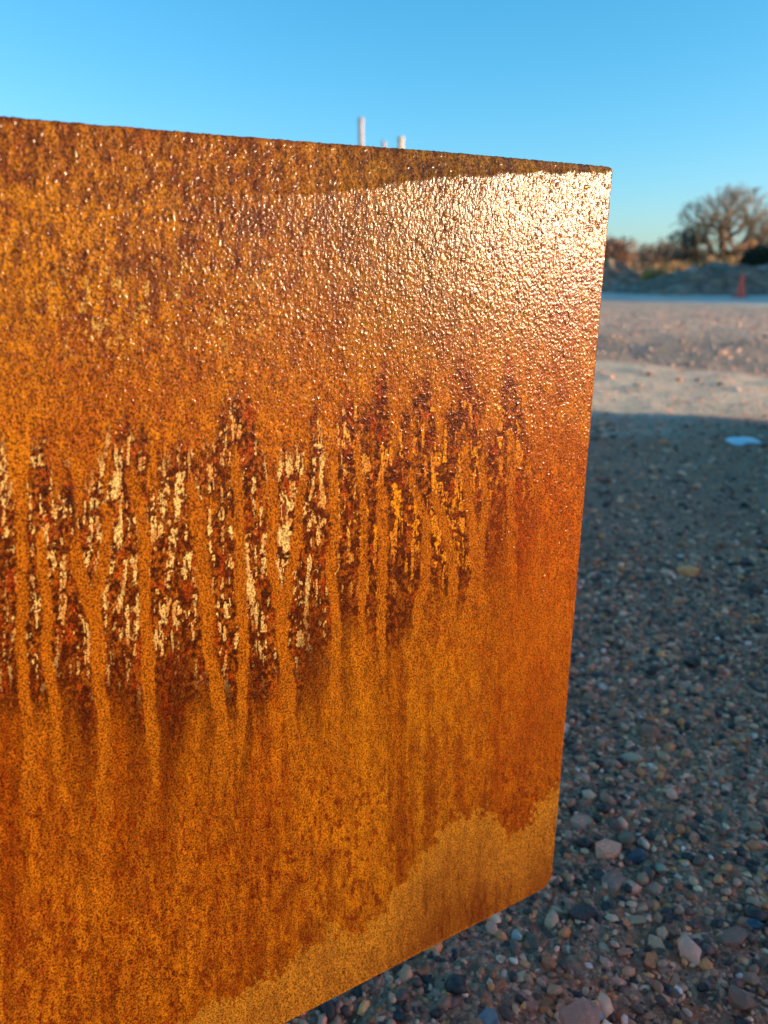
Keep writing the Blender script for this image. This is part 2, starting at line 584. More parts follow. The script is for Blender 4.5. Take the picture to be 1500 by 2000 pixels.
for pts, w in runs:
    ys = [p[1] for p in pts]
    cx = np.interp(Y, ys, [p[0] for p in pts])
    d = np.abs(X + wob - cx) + np.where(Y < ys[0], (ys[0] - Y) * .35, 0) + np.where(Y > ys[-1], (Y - ys[-1]) * .08, 0)
    run = np.maximum(run, sstep(w * 1.25, w * .75, d + (fine - .5) * 8))
# dark scabs
scab_n = fbm(X / 30, Y / 110, 23, 4)
scab = band * sstep(.34, .52, scab_n + .34 * sstep(top, top + 330, Y)) * (1 - run)
col = lerp(col, np.tile(srgb(112, 48, 12), (len(X), 1)), scab * .85)
mott = fbm(X / 6.5, Y / 8, 24, 3)
col = lerp(col, np.tile(srgb(70, 26, 8), (len(X), 1)), scab * sstep(.46, .6, mott) * .85)
col = lerp(col, np.tile(srgb(206, 120, 34), (len(X), 1)), scab * sstep(.47, .36, mott) * .55)
red_n = fbm(X / 14, Y / 22, 26, 3)
col = lerp(col, np.tile(srgb(196, 74, 16), (len(X), 1)), scab * sstep(.60, .70, red_n) * .45)
# pale flakes of bare finish, yellow ones to the right
fl_col = fbm((X + wx * .5) / 24, Y / 500, 28, 2)
fl = fbm((X + wx * .25) / 6.6, Y / 50, 29, 3)
chip = fbm(X / 4.5, Y / 6, 30, 2)
fcenter = np.interp(X, [0, 300, 640, 1000], [1080, 1080, 1010, 930])
fspan = np.interp(X, [0, 640, 800, 1000], [200, 200, 150, 140])
fden = np.exp(-((Y - fcenter) / fspan) ** 2)
thr = .668 - .13 * fden - .14 * (fl_col - .5)
flake = sstep(thr, thr + .02, fl + (mott - .5) * .18 + (chip - .5) * .30) * band * (1 - run) * sstep(.05, .3, fden)
flake = flake * sstep(.40, .45, fbm(X / 13, Y / 17, 34, 3))
halo = sstep(thr - .10, thr - .02, fl + (mott - .5) * .10) * band * (1 - run)
halo = np.maximum(halo, flake)
col = lerp(col, np.tile(srgb(96, 36, 8), (len(X), 1)), halo * (1 - flake) * .7)
fc = lerp(np.tile(CREAM, (len(X), 1)), np.tile(YEL, (len(X), 1)), sstep(600, 720, X + (n2 - .5) * 160))
fc = lerp(fc, np.tile(srgb(222, 140, 60), (len(X), 1)), sstep(.5, .62, fbm(X / 22, Y / 30, 33, 2)) * .6)
col = col * (1 - flake[:, None]) + fc * flake[:, None]
# the runs themselves: even ochre
col = lerp(col, np.tile(srgb(190, 112, 22), (len(X), 1)), run * sstep(850, 1000, Y) * sstep(1700, 1480, Y) * .85)
# dark plumes hanging below the band
pl = .6 * sstep(.35, .6, fbm((X + wob) / 28, Y / 500, 46, 2)) * sstep(bot - 120, bot - 20, Y) * sstep(bot + 430, bot + 20, Y) * sstep(1080, 1000, X)
for px, y0, y1, w, s in ((345, 1300, 1680, 30, .8), (608, 1230, 1560, 32, .8), (235, 1300, 1480, 40, .5), (130, 1330, 1500, 34, .6), (30, 1300, 1430, 30, .6),
                         (490, 1260, 1500, 26, .5), (790, 1140, 1330, 50, .45), (980, 1050, 1300, 60, .5), (705, 1150, 1300, 30, .4), (1060, 1380, 1560, 46, .5)):
    d = np.abs(X + wob - px) / (w * 1.25 * (1 + (Y - y0) / 900))
    pl = np.maximum(pl, s * sstep(1.2, .1, d) * sstep(y0 - 120, y0 + 20, Y) * sstep(y1, y0 + 40, Y))
col = lerp(col, np.tile(srgb(96, 40, 10), (len(X), 1)), pl * (1 - run) * .9)
st2 = fbm((X + wob * .6) / 17, Y / 520, 47, 3)
col = lerp(col, col * np.array([.66, .52, .45]), sstep(.48, .68, st2) * sstep(1180, 1420, Y) * (1 - run) * .75)
# reddening right-hand side
rr = sstep(880, 1100, X + (Y - 900) * .10) * sstep(780, 1000, Y)
col = lerp(col, np.tile(srgb(186, 78, 6), (len(X), 1)), rr * .55)
# lower field: streaked, mottled, dark red pits
low = sstep(1350, 1600, Y)
st = fbm(X / 12, Y / 70, 36, 4)
col = lerp(col, np.tile(srgb(120, 52, 12), (len(X), 1)), low * sstep(.45, .75, st) * .4)
pit = fbm(X / 8, Y / 14, 37, 3)
col = lerp(col, np.tile(srgb(128, 38, 6), (len(X), 1)), low * sstep(.62, .72, pit) * .7)
# light tide mark across the bottom right corner
tide = np.interp(X, [300, 400, 480, 540, 600, 650, 700, 740, 780, 830, 870, 900, 950, 990, 1015, 1040, 1065, 1095],
                 [2060, 1965, 1940, 1900, 1850, 1810, 1822, 1790, 1730, 1650, 1610, 1592, 1590, 1622, 1630, 1590, 1555, 1540])
tide = tide + (fbm(X / 22, Y / 22, 38, 3) - .5) * 46
td = Y - tide
tin = sstep(-7, 8, td + (fine - .5) * 60)
col = lerp(col, np.tile(srgb(120, 42, 6), (len(X), 1)), sstep(-70, -4, td) * (1 - tin) * .3)
lt = lerp(np.tile(srgb(196, 126, 46), (len(X), 1)), np.tile(srgb(128, 64, 22), (len(X), 1)), sstep(20, 210, td + (n1 - .5) * 90) * sstep(560, 760, X) * .9 + sstep(.55, .75, st) * .25)
lt = lerp(lt, np.tile(srgb(236, 160, 44), (len(X), 1)), sstep(60, 0, td) * .25)
col = lerp(col, lt, tin * .78)
# rim: brighter orange lip below
col = lerp(col, np.tile(srgb(222, 130, 20), (len(X), 1)), np.clip(1 - (Z - ZB) / .004, 0, 1) * .6 * sstep(-.04, -.1, S))
sparkle_gloss = np.clip(1 - .35 * tin - .5 * flake, 0, 1)

nf = len(front)
nu, nv = len(su), len(sz)
faces = grid_faces(nu, nv)
# back of the plate: boundary loop pushed back, closed by a coarse sheet
bi = np.concatenate([np.arange(nv), np.arange(1, nu) * nv + nv - 1, (nu - 1) * nv + np.arange(nv - 2, -1, -1), np.arange(nu - 2, 0, -1) * nv])
thick = .006
bverts = front[bi] - NRM * thick
m = len(bi)
bj = nf + np.arange(m)
side = np.stack([bi, np.roll(bi, -1), np.roll(bj, -1), bj], 1)
ctr = front[bi].mean(0) - NRM * thick
verts = np.concatenate([front, bverts, ctr[None]])
fan = np.stack([bj, np.roll(bj, -1), np.full(m, nf + m)], 1)
pme = mesh_np('rusty_steel_plate', verts, [faces, side, fan])
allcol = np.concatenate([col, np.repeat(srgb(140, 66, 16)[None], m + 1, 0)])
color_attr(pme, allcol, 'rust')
pme.attributes.new('gloss', 'FLOAT', 'POINT').data.foreach_set('value', np.concatenate([sparkle_gloss, np.full(m + 1, .4)]).astype(np.float32))

r = NT('rusted_steel')
ang = math.pi / 2 - UA
tc = r.new('ShaderNodeTexCoord')
rot = r.new('ShaderNodeMapping', {'Vector': tc.outputs['Object'], 'Rotation': (0, 0, -ang)})
fco = r.new('ShaderNodeMapping', {'Vector': rot.outputs[0], 'Scale': (1, 1, .8)}).outputs[0]
stretched = r.new('ShaderNodeMapping', {'Vector': rot.outputs[0], 'Scale': (1, 1, .3)}).outputs[0]
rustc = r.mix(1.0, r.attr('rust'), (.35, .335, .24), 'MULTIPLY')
sp = r.noise(fco, 900, 4, .65)
sp2 = r.noise(stretched, 330, 4, .6)
dark_sp = r.ramp(sp, [(.36, (.42, .34, .28)), (.47, (.86, .82, .8)), (.56, (1.1, 1.1, 1.1)), (.7, (1.3, 1.38, 1.45))])
rc_ = r.mix(1.0, rustc, dark_sp, 'MULTIPLY')
rc_ = r.mix(.35, rc_, r.mix(1.0, rc_, r.ramp(sp2, [(.35, (.5, .42, .36)), (.6, (1.3, 1.3, 1.3))]), 'MULTIPLY'))
r.set(Roughness=.5, Metallic=0.0)
r.b.inputs['Specular IOR Level'].default_value = .05
r.b.inputs['Specular Tint'].default_value = (1, .75, .38, 1)
h1 = r.noise(fco, 900, 2, .5)
h2 = r.noise(stretched, 520, 2, .5)
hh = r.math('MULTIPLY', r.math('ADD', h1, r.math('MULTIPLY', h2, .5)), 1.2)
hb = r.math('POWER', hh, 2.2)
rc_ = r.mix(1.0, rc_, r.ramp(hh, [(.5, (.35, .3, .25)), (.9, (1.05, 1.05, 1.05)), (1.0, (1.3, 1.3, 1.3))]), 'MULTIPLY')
r.to(rc_, 'Base Color')
bmp = r.bump(hb, 1.0, .00010)
r.to(bmp, 'Normal')
r.b.inputs['Coat Weight'].default_value = .65
r.b.inputs['Coat IOR'].default_value = 1.33
r.b.inputs['Coat Roughness'].default_value = .17
r.l.new(bmp, r.b.inputs['Coat Normal'])
plate = link('rusty_steel_plate', pme, r.m, label='upright rust orange steel plate with pale flaked streaks standing close to the camera', category='steel plate')

# timber bearer that carries the plate, out of sight behind and left of it
def box_bm(bm, cx, cy, cz, sx, sy, sz_, rz=0, bev=.004):
    res = bmesh.ops.create_cube(bm, size=1)
    bmesh.ops.scale(bm, vec=(sx, sy, sz_), verts=res['verts'])
    es = list({e for v in res['verts'] for e in v.link_edges})
    out = bmesh.ops.bevel(bm, geom=es, offset=bev, segments=2, affect='EDGES')
    vs = list({v for f in out['faces'] for v in f.verts} | {v for v in res['verts'] if v.is_valid})
    bmesh.ops.rotate(bm, verts=vs, cent=(0, 0, 0), matrix=Matrix.Rotation(rz, 3, 'Z'))
    bmesh.ops.translate(bm, verts=vs, vec=(cx, cy, cz))


def bm_obj(name, bm, mat, parent=None, smooth=False, **props):
    me = bpy.data.meshes.new(name)
    bm.to_mesh(me)
    bm.free()
    if smooth:
        for p in me.polygons:
            p.use_smooth = True
    return link(name, me, mat, parent, **props)


wood = NT('weathered_timber')
wc = wood.coords((1, 12, 12))
wood.to(wood.ramp(wood.noise(wc, 14, 5, .7), [(.3, (.1, .075, .05)), (.7, (.28, .22, .16))]), 'Base Color').set(Roughness=.8)
for k, s_ in enumerate((-.58, -.92)):
    bm = bmesh.new()
    box_bm(bm, 0, 0, 0, .09, .34, .066)
    b_ = bm_obj('timber_bearer', bm, wood.m, label=('short weathered timber bearer under the middle of the rusty plate', 'short weathered timber bearer under the left end of the rusty plate')[k], category='timber')
    q = P0 + s_ * U - NRM * .02
    b_.location = (q[0], q[1], .0345)
    b_.rotation_euler = (0, 0, ang)

# low concrete barrier added unseen right of the frame to shade the near ground only
conc = NT('sunshade_concrete')
cc = conc.coords()
conc.to(conc.ramp(conc.noise(cc, 6, 6, .7), [(.3, (.22, .21, .19)), (.7, (.38, .36, .33))]), 'Base Color').set(Roughness=.9)
conc.to(conc.bump(conc.noise(cc, 90, 4, .6), .4, .003), 'Normal')
for k, (yc, ln) in enumerate(((0.0, 1.9), (1.93, 1.9))):
    bm = bmesh.new()
    box_bm(bm, 0, 0, 0, .34, ln, .405, 0, .02)
    o = bm_obj('concrete_sunshade', bm, conc.m, label=('low grey concrete barrier block added out of view to shade the near ground', 'low grey concrete barrier block added out of view to end the shade')[k], category='sunshade')
    if k:
        for v in o.data.vertices:                       # the far end slopes down to the ground
            if v.co.y > ln / 2 - .05:
                v.co.y -= .60 * (v.co.z / .405 + .5) - .22
    o.location = (2.10, yc, .1975)

# ------------------------------------------------------------------ lump of ice
def lumpy(name, loc, scale, mat, seed, sub=3, amp=.35, freq=1.6, **props):
    v, f = ico(sub)
    out = []
    for p in v:
        q = Vector(p) * freq + Vector((seed * 3.1, seed * 1.7, 0))
        out.append(np.array(p) * (1 + amp * mnoise.noise(q) + amp * .4 * mnoise.noise(q * 2.7)))
    me = mesh_np(name, np.array(out) * np.array(scale), f)
    o = link(name, me, mat, **props)
    o.location = loc
    return o


ice = NT('ice')
ic = ice.coords()
ice.to(ice.mix(ice.noise(ic, 40, 4, .6), (.45, .62, .72), (.85, .92, .95)), 'Base Color').set(Roughness=.3)
p = at(1452, 868, 2.80)
lumpy('ice_lump', (p[0], 2.80, .006), (.062, .045, .014), ice.m, 5, label='flat lump of pale blue ice lying on the shaded stony ground', category='ice')
flint = NT('blue_flint')
fc_ = flint.coords()
flint.to(flint.mix(flint.noise(fc_, 30, 4, .6), (.018, .035, .055), (.06, .09, .12)), 'Base Color').set(Roughness=.25)


def loose_stone(px, py, r_, mat, seed, **props):
    v = np.array([px - 750, 0, 0.0]) + FWD * F_PX + UPV * (1000 - py)
    t = -(CAM_H - .006) / v[2]
    q = CAM + v * t
    vv, f = stone_shape(2, seed, .45)
    me = mesh_np('loose_stone', vv * r_, f, smooth=False)
    o = link('loose_stone', me, mat, **props)
    o.location = (q[0], q[1], .2 * r_)
    o.rotation_euler = (.3, .2, seed)
    return o


def plain_stone(c1, c2, rg=.5):
    t = NT('loose_stone')
    cc = t.coords()
    t.to(t.mix(t.noise(cc, 120, 5, .7), c1, c2), 'Base Color').set(Roughness=rg)
    t.to(t.bump(t.noise(cc, 260, 4, .6), .4, .002), 'Normal')
    return t.m


loose_stone(1242, 1667, .0125, flint.m, 3, label='angular dark blue flint right of the plate bottom corner', category='stone')
loose_stone(1225, 1632, .012, plain_stone((.16, .07, .035), (.3, .14, .07)), 4, label='rounded rust brown stone just behind the dark blue flint', category='stone')
loose_stone(1290, 1690, .009, plain_stone((.3, .2, .12), (.46, .34, .22)), 8, label='small pale tan pebble right below the dark blue flint', category='stone')
loose_stone(1473, 1800, .0085, flint.m, 9, label='small blue stone at the right, low among brown gravel', category='stone')
loose_stone(1450, 1945, .015, plain_stone((.2, .07, .04), (.38, .16, .1)), 12, label='large reddish brown stone at the lower right of the gravel', category='stone')
loose_stone(960, 1995, .015, plain_stone((.06, .07, .10), (.26, .26, .28), .4), 15, label='pale blue frosted stone below the plate edge', category='stone')
loose_stone(1010, 1822, .0075, plain_stone((.32, .27, .22), (.52, .45, .38)), 17, label='round whitish pebble just below the plate corner', category='stone')
loose_stone(1170, 1975, .0085, plain_stone((.35, .35, .34), (.55, .55, .52)), 19, label='round pale grey pebble with a ring at the bottom', category='stone')

# ------------------------------------------------------------------ traffic cone
def lathe(profile, n=24):
    V, Fq = [], []
    for (rr_, z) in profile:
        for k in range(n):
            a = 2 * math.pi * k / n
            V.append((rr_ * math.cos(a), rr_ * math.sin(a), z))
    for i in range(len(profile) - 1):
        for k in range(n):
            a, b = i * n + k, i * n + (k + 1) % n
            Fq.append((a, b, b + n, a + n))
    return np.array(V), np.array(Fq)


cone_mat = NT('cone_plastic')
cm = cone_mat.coords()
cone_mat.to(cone_mat.mix(cone_mat.noise(cm, 12, 4, .6), (.80, .07, .04), (.95, .12, .06)), 'Base Color').set(Roughness=.5)
cb = NT('cone_base_rubber')
cb.to(cb.mix(cb.noise(cb.coords(), 12, 4, .6), (.3, .02, .015), (.5, .04, .02)), 'Base Color').set(Roughness=.7)
cp = at(1445, 577, 21.5)
cone = empty('traffic_cone', (cp[0], 21.5, 0.0), label='orange red traffic cone standing on the frosty ground before the mound', category='traffic cone')
v, f = lathe([(.125, .03), (.12, .04), (.105, .12), (.08, .32), (.052, .52), (.034, .63), (.028, .645), (.02, .645), (.03, .6), (.10, .03)])
link('cone_body', mesh_np('cone_body', v, f), cone_mat.m, cone)
bm = bmesh.new()
box_bm(bm, 0, 0, .015, .34, .34, .034, 0, .01)
bm_obj('cone_base', bm, cb.m, cone)

# ------------------------------------------------------------------ mounds
def mound(name, x0, x1, y0, y1, prof, mat, seed, nx=150, ny=60, amp=.18, rug=.5, **props):
    """prof: [(x, height)...] ridge height along x; rises from y0, falls after the middle"""
    xs, ys = np.linspace(x0, x1, nx), np.linspace(y0, y1, ny)
    A, B = np.meshgrid(xs, ys, indexing='ij')
    t = (B - y0) / (y1 - y0)
    shape = sstep(0, .45, t) * sstep(1.0, .6, t)
    ends = sstep(x0, x0 + .12 * (x1 - x0), A) * sstep(x1, x1 - .12 * (x1 - x0), A)
    H = np.interp(A, [p_[0] for p_ in prof], [p_[1] for p_ in prof]) * shape * ends
    H = H * (1 + (fbm(A * 1.3, B * 1.3, seed, 4) - .5) * rug) + (fbm(A * 5, B * 5, seed + 3, 3) - .5) * amp * shape
    H = H - .05
    me = mesh_np(name, np.stack([A.ravel(), B.ravel(), H.ravel()], 1), grid_faces(nx, ny))
    return link(name, me, mat, kind='structure', **props)


soil = NT('frosted_spoil')
so = soil.coords()
geo = soil.new('ShaderNodeNewGeometry')
nz = soil.new('ShaderNodeSeparateXYZ', {0: geo.outputs['Normal']}).outputs[2]
sb = soil.ramp(soil.noise(so, 2.4, 6, .7), [(.3, (.07, .042, .03)), (.5, (.22, .13, .08)), (.7, (.52, .31, .18))])
frm = soil.math('MULTIPLY', soil.ramp(soil.noise(so, 3.2, 6, .75), [(.54, (0, 0, 0)), (.66, (.8, .8, .8))]), soil.math('POWER', nz, 3.0))
soil.to(soil.mix(frm, sb, (.72, .66, .62)), 'Base Color').set(Roughness=.9)
soil.to(soil.bump(soil.noise(so, 9, 6, .7), .7, .08), 'Normal')
bank = NT('straw_bank')
so = bank.coords()
bank.to(bank.ramp(bank.noise(so, 1.5, 6, .7), [(.3, (.09, .06, .035)), (.5, (.3, .19, .09)), (.7, (.5, .34, .18))]), 'Base Color').set(Roughness=.95)
bank.to(bank.bump(bank.noise(so, 7, 6, .7), .8, .1), 'Normal')
mound('spoil_mound', 7.6, 22, 23, 29, [(7.6, .25), (8.8, .45), (10, .75), (11.5, .95), (14, 1.05), (22, 1.1)], soil.m, 3)
mound('spoil_mound', 4.0, 10.0, 27, 33, [(4, .7), (6.5, .9), (8.5, 1.15), (9.3, 1.0), (10, .5)], soil.m, 9)
mound('straw_bank', -30, 45, 36, 48, [(-30, .35), (8, .4), (12, .55), (18, .8), (28, 1.1), (45, .9)], bank.m, 15, 260, 60, rug=.9)

# ------------------------------------------------------------------ vegetation
def twig_mat(name, c1, c2, scale=.7, rg=.9):
    t = NT(name)
    cc = t.coords()
    t.to(t.mix(t.ramp(t.noise(cc, scale, 4, .6), [(.35, (0, 0, 0)), (.65, (1, 1, 1))]), c1, tuple(min(1, v * 1.35) for v in c2)), 'Base Color').set(Roughness=rg)
    return t.m


bark = twig_mat('bark', (.07, .055, .04), (.16, .12, .085), 3)
twigs_oak = twig_mat('oak_twigs', (.09, .075, .055), (.25, .17, .09), .5)
brown_crown = twig_mat('winter_crown', (.11, .065, .045), (.24, .14, .09))
grey_crown = twig_mat('grey_crown', (.09, .08, .065), (.2, .16, .11))
sage_crown = twig_mat('sage_crown', (.07, .08, .055), (.16, .16, .1))
straw_crown = twig_mat('straw_reeds', (.34, .19, .08), (.6, .38, .17))
orange_crown = twig_mat('copper_shrub', (.26, .11, .035), (.42, .21, .08))
dark_crown = twig_mat('evergreen', (.010, .018, .010), (.022, .035, .018))
yellow_crown = twig_mat('yellow_shrub', (.35, .22, .03), (.6, .42, .08))


def tubes(segs, n=4):
    """segs: list of (p0, p1, r0, r1) -> one mesh"""
    P0_ = np.array([s[0] for s in segs])
    P1_ = np.array([s[1] for s in segs])
    R0 = np.array([s[2] for s in segs])
    R1 = np.array([s[3] for s in segs])
    d = P1_ - P0_
    d /= np.linalg.norm(d, axis=1, keepdims=True) + 1e-9
    ref = np.where(np.abs(d[:, 2:3]) > .9, np.array([[1., 0, 0]]), np.array([[0, 0, 1.]]))
    a = np.cross(d, ref)
    a /= np.linalg.norm(a, axis=1, keepdims=True)
    b = np.cross(d, a)
    V = []
    for k in range(n):
        t = 2 * math.pi * k / n
        V.append(P0_ + (a * math.cos(t) + b * math.sin(t)) * R0[:, None])
    for k in range(n):
        t = 2 * math.pi * k / n
        V.append(P1_ + (a * math.cos(t) + b * math.sin(t)) * R1[:, None])
    V = np.stack(V, 1).reshape(-1, 3)
    base_ = np.arange(len(segs))[:, None] * 2 * n
    F_ = np.concatenate([np.concatenate([base_ + k, base_ + (k + 1) % n, base_ + n + (k + 1) % n, base_ + n + k], 1) for k in range(n)])
    return V, F_


def bare_tree(name, base_p, H, W, seed, trunk_r, mats, label, category='tree', n=1800, clumps=30, low=.42):
    """bare broadleaf tree grown towards points scattered in a domed, clumpy crown"""
    rg = np.random.default_rng(seed)
    th = rg.uniform(0, 2 * math.pi, clumps)
    el = np.arcsin(rg.uniform(-.05, 1, clumps))
    rr_ = rg.uniform(.55, .95, clumps)
    cen = np.stack([np.cos(th) * np.cos(el) * rr_ * W / 2, np.sin(th) * np.cos(el) * rr_ * W / 2,
                    H * low + np.sin(el) * rr_ * H * (1 - low)], 1)
    k = rg.integers(0, clumps, n)
    pts = cen[k] + rg.normal(size=(n, 3)) * np.array([W * .075, W * .075, H * .06])
    q = np.stack([pts[:, 0] / (W / 2), pts[:, 1] / (W / 2), (pts[:, 2] - H * low) / (H * (1 - low))], 1)
    L = np.linalg.norm(q, axis=1)
    out = L > 1
    q[out] = q[out] / L[out][:, None] * rg.uniform(.93, 1, (out.sum(), 1))
    pts = np.stack([q[:, 0] * W / 2, q[:, 1] * W / 2, H * low + q[:, 2] * H * (1 - low)], 1)
    trunk = [np.array([rg.normal() * .04 * z, rg.normal() * .03 * z, z]) for z in np.linspace(-.1, H * low * .75, 6)]
    nodes, parent, path = list(trunk), [-1] + list(range(5)), list(np.linspace(0, H * low, 6))
    order_ = np.argsort(np.linalg.norm(pts - trunk[-1], axis=1))
    for i in order_:
        A = np.array(nodes)
        d = np.linalg.norm(A - pts[i], axis=1)
        cost = d + .42 * np.array(path) + np.where(np.arange(len(A)) < 4, 9, 0)
        j = int(np.argmin(cost))
        dj = float(d[j])
        steps = max(1, int(dj / .45))
        a_ = A[j]
        for t_ in range(1, steps + 1):
            w_ = a_ + (pts[i] - a_) * t_ / steps
            if t_ < steps:
                w_ = w_ + rg.normal(size=3) * .07 + np.array([0, 0, .05 * math.sin(t_ / steps * 3.14) * dj])
            nodes.append(w_)
            parent.append(j)
            path.append(path[j] + dj / steps)
            j = len(nodes) - 1
    N = len(nodes)
    wgt = np.zeros(N)
    kids = np.zeros(N, int)
    for i in range(N - 1, 0, -1):
        if kids[i] == 0:
            wgt[i] = 1
        wgt[parent[i]] += wgt[i]
        kids[parent[i]] += 1
    rad = trunk_r * (wgt / wgt[0]) ** .46
    limbs, twigs = [], []
    for i in range(1, N):
        p_ = parent[i]
        (limbs if wgt[i] > 14 else twigs).append((nodes[p_], nodes[i], min(rad[p_], rad[i] * 1.5), rad[i]))
    for i in range(6, N):
        if wgt[i] <= 3:
            for _ in range(2):
                e = rg.normal(size=3) * .16
                e[2] = abs(e[2]) * .7
                twigs.append((nodes[i], nodes[i] + e, .014, .007))
    root = empty(name, base_p, label=label, category=category)
    v_, f_ = tubes(limbs, 7)
    link('trunk', mesh_np('trunk', v_, f_), mats[0], root)
    v_, f_ = tubes(twigs, 3)
    link('crown', mesh_np('crown', v_, f_), mats[1], root)
    return root, len(twigs)


def leaf_cloud(n, W, D, H, leaf, rnd_seed, lobes=9, up=0.0, ragged=.35):
    """a crown of small faces gathered in uneven clumps; base at z=0"""
    rg = np.random.default_rng(rnd_seed)
    cx = rg.uniform(-.5, .5, (lobes, 3)) * np.array([W * .75, D * .75, 0])
    hmax = H * (1 - 1.5 * (np.abs(cx[:, 0]) / W) ** 2) * rg.uniform(1 - ragged, 1, lobes)
    rad = rg.uniform(.2, .36, lobes) * min(W, H * 1.3)
    cx[:, 2] = np.maximum(hmax - rad, rad * .4) * rg.uniform(.45, 1, lobes)
    k = rg.integers(0, lobes, n)
    d = rg.normal(size=(n, 3))
    d /= np.linalg.norm(d, axis=1, keepdims=True)
    p_ = cx[k] + d * (rad[k] * rg.uniform(.25, 1.05, n) ** .6)[:, None]
    p_[:, 2] = np.clip(p_[:, 2], .01, H)
    a = rg.normal(size=(n, 3))
    a[:, 2] += up
    a /= np.linalg.norm(a, axis=1, keepdims=True)
    b = np.cross(a, rg.normal(size=(n, 3)))
    b /= np.linalg.norm(b, axis=1, keepdims=True)
    s = leaf * rg.uniform(.6, 1.5, n)[:, None]
    wdt = .45 if up == 0 else .12
    V = np.stack([p_ - a * s, p_ + b * s * wdt, p_ + a * s, p_ - b * s * wdt], 1).reshape(-1, 3)
    V[:, 2] = np.maximum(V[:, 2], 0)
    F_ = np.arange(n * 4).reshape(-1, 4)
    return V, F_


def shrub(name, px, py_base, Y, W, H, n, leaf, mat, seed, label, category='shrub', group=None, stems=True, up=0.0, base_z=None, **kw):
    q = at(px, py_base, Y)
    z = q[2] if base_z is None else base_z
    root = empty(name, (q[0], Y, z), label=label, category=category, **({'group': group} if group else {}))
    v_, f_ = leaf_cloud(n, W, W * .8, H, leaf, seed, up=up, **kw)
    link('crown' if category != 'shrub' else 'foliage', mesh_np('crown', v_, f_, False), mat, root)
    if stems:
        rr_ = random.Random(seed)
        segs = []
        for k in range(7 if category == 'shrub' else 1):  # a clump of stems, or one trunk
            a = rr_.uniform(0, 6.28)
            sp_ = W * .22 * (1 if category == 'shrub' else .1)
            e = np.array([math.cos(a) * sp_, math.sin(a) * sp_, H * .6])
            if category == 'shrub':
                segs.append((np.array([0, 0, -.6]), e * .5, W * .02 + .02, W * .015 + .015))
                segs.append((e * .5, e, W * .015 + .015, W * .008 + .006))
            else:
                segs.append((np.array([0, 0, -.6]), e, W * .03 + .03, W * .01 + .01))
        v_, f_ = tubes(segs, 6)
        link('trunk' if category != 'shrub' else 'stem', mesh_np('stem', v_, f_), bark, root)
    return root


def z_at(py, Y, px=1350):
    return at(px, py, Y)[2]


# the big bare oak
OY = 60.0
ob = at(1412, 545, OY)
oak, ntw = bare_tree('oak_tree', (ob[0], OY, 0), z_at(356, OY), 9.0, 23, .45, (bark, twigs_oak),
                     'large bare spreading tree behind the dark mound on the right')
ob2 = at(1520, 545, 52)
bare_tree('bare_tree', (ob2[0], 52, 0), z_at(398, 52), 5.2, 5, .22, (bark, twig_mat('warm_twigs', (.2, .12, .06), (.36, .22, .11))), 'smaller warm brown bare tree at the right edge beside the large one')
# tall narrow tree left of the oak with a dark low part
shrub('slender_tree', 1337, 545, 54, 2.0, z_at(413, 54), 900, .13, sage_crown, 31, 'slender grey green tree just left of the large bare tree', 'tree', base_z=0, lobes=8)
shrub('dark_shrub', 1350, 545, 50, 2.0, z_at(450, 50), 1700, .12, twig_mat('dark_shrub', (.03, .03, .02), (.09, .075, .045)), 32, 'dark dense shrub at the foot of the slender tree', base_z=0, lobes=10)
shrub('copper_shrub', 1440, 520, 46, 2.5, z_at(440, 46) - .0, 1800, .11, orange_crown, 33, 'copper coloured shrub under the right side of the large bare tree', base_z=0, lobes=9)
shrub('tawny_shrub', 1415, 545, 43, 4.6, z_at(470, 43), 3500, .12, straw_crown, 34, 'wide tawny shrub in front of the large bare tree trunk', base_z=0, lobes=12)
shrub('evergreen_shrub', 1497, 545, 26.5, 2.2, 1.15, 9000, .06, dark_crown, 35, 'dark evergreen shrub on top of the mound at the right edge', base_z=.8, lobes=9)
shrub('yellow_shrub', 1269, 545, 30, .75, z_at(507, 30), 600, .05, yellow_crown, 36, 'small yellow shrub on the low mound left of the dark one', base_z=0, lobes=5)
shrub('orange_shrub', 1276, 560, 28.5, .6, z_at(530, 28.5), 500, .05, orange_crown, 37, 'small orange brown shrub just below the yellow one', base_z=0, lobes=5)
shrub('olive_shrub', 1296, 545, 42, 1.4, z_at(486, 42), 900, .09, twig_mat('olive_shrub', (.08, .075, .02), (.2, .17, .06)), 38, 'small olive shrub among the pale reeds', base_z=0, lobes=6)
for k, (px, Y, W, top_, n) in enumerate(((1350, 38, 3.4, 500, 2600), (1310, 39, 3.0, 503, 2400), (1405, 37, 2.6, 497, 2200), (1215, 40, 3.2, 512, 1500))):
    shrub('reed_bed', px, 545, Y, W, z_at(top_, Y), n, .22, straw_crown, 50 + k,
          ('pale straw reeds directly behind the left end of the dark mound', 'pale straw reeds behind the small yellow shrub',
           'pale straw reeds behind the middle of the dark mound', 'pale straw reeds beside the edge of the plate')[k], 'reeds', 'clumps of straw reeds', stems=False, up=2.2, base_z=0)
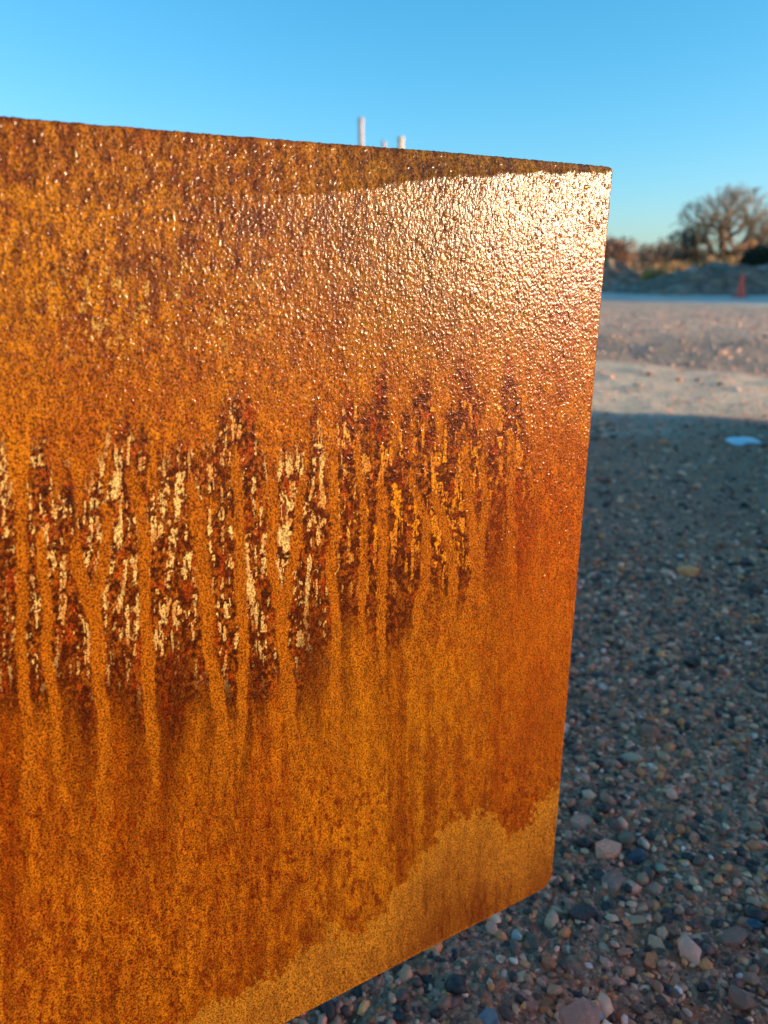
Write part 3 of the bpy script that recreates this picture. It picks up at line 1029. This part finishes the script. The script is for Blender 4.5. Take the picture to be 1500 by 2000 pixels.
# rounded winter trees further off
far = [(1207, 100, 7.6, 447, brown_crown, 'reddish brown rounded far tree next to the edge of the plate'),
       (1180, 112, 6.0, 458, grey_crown, 'rounded grey far tree half hidden by the plate edge'),
       (1262, 120, 9.5, 462, grey_crown, 'grey rounded far tree second right of the reddish one'),
       (1300, 108, 8.0, 458, brown_crown, 'brown rounded far tree left of the slender tree'),
       (1345, 118, 9.0, 462, grey_crown, 'grey rounded far tree behind the slender tree'),
       (1480, 110, 10., 470, brown_crown, 'brown rounded far tree behind the right side of the large bare tree')]
for k, (px, Y, W, top_, mt, lab) in enumerate(far):
    shrub('winter_tree', px, 535, Y, W, z_at(top_, Y), 6500, .2, mt, 70 + k, lab, 'tree', 'rounded winter trees in the distance', base_z=0, lobes=13, ragged=.2)
shrub('thin_tree', 1258, 535, 90, 2.4, z_at(436, 90), 160, .2, grey_crown, 90, 'very thin far tree rising above the grey ones', 'tree', base_z=0, lobes=5)
shrub('thin_tree', 1302, 535, 92, 3.0, z_at(424, 92), 260, .2, grey_crown, 91, 'thin airy far tree between the grey ones and the slender tree', 'tree', base_z=0, lobes=6)
# far wood all along the horizon
wv, wf, off = [], [], 0
for k in range(46):
    v_, f_ = leaf_cloud(420, 16, 10, random.Random(k).uniform(4.2, 6.8), .5, 200 + k, lobes=9, ragged=.25)
    v_ = v_ + np.array([-150 + k * 7.6 + random.uniform(-2, 2), 165 + random.uniform(-12, 12), 0])
    wv.append(v_)
    wf.append(f_ + off)
    off += len(v_)
link('far_wood', mesh_np('far_wood', np.concatenate(wv), np.concatenate(wf), False), grey_crown, kind='stuff', label='brown winter woodland along the horizon', category='woodland')

# ------------------------------------------------------------------ chimneys behind the plate
steel = NT('pale_flue')
stc = steel.coords()
steel.to(steel.mix(steel.noise(stc, .7, 4, .6), (.27, .26, .29), (.40, .38, .39)), 'Base Color').set(Roughness=.5)
cream = NT('cream_flue')
cream.to(cream.mix(cream.noise(cream.coords(), .7, 4, .6), (.42, .37, .27), (.55, .49, .36)), 'Base Color').set(Roughness=.6)


def chimney(px, top_y, Y, r_, mat, label):
    q = at(px, top_y, Y)
    root = empty('chimney', (q[0], Y, 0), label=label, category='chimney', group='slim chimneys behind the plate')
    H = q[2]
    v_, f_ = lathe([(r_ * 1.15, 0), (r_ * 1.1, H * .3), (r_, H * .97), (r_, H - .02), (r_ * .8, H), (r_ * .8, H - 1.0)], 20)
    link('shaft', mesh_np('shaft', v_, f_), mat, root)
    v_, f_ = lathe([(r_ * 1.0, H - .5), (r_ * 1.14, H - .48), (r_ * 1.14, H - .15), (r_ * 1.0, H - .13)], 20)
    link('rim_band', mesh_np('rim_band', v_, f_), mat, root)


chimney(705, 230, 130, .42, steel.m, 'tallest slim pale grey chimney rising behind the plate top edge')
chimney(783, 267, 130, .46, cream.m, 'short cream chimney right of the tall grey one')
chimney(750, 275, 138, .34, steel.m, 'faint stub of a chimney between the tall and the cream ones')

v_, f_ = leaf_cloud(1500, .42, .5, .42, .05, 333, lobes=14, up=2.0)  # unseen tuft, added to soften the end of the near shade
tuft = link('shade_tuft', mesh_np('shade_tuft', v_, f_, False), straw_crown, label='dry straw grass tuft added out of view to soften the shade at the far end of the low concrete barrier', category='grass')
tuft.location = (2.02, 2.98, 0)

# ------------------------------------------------------------------ hedge added unseen outside the frame to shade the mound
hv, hf = leaf_cloud(9000, 6, 22, 4.2, .3, 400, lobes=60, ragged=.2)
hr = empty('shade_hedge', (20.5, 23.5, 0), label='tall dark hedge added out of view to shade the frosty mound', category='shade_hedge')
link('foliage', mesh_np('foliage', hv, hf, False), dark_crown, hr)
segs = [(np.array([random.uniform(-1, 1), -10 + k * 1.0, -.2]), np.array([random.uniform(-1, 1), -10 + k * 1.0, 2.6]), .08, .04) for k in range(21)]
v_, f_ = tubes(segs, 6)
link('stem', mesh_np('stem', v_, f_), bark, hr)
print('twigs', ntw, 'stones', len(SX), 'single', len(chosen))
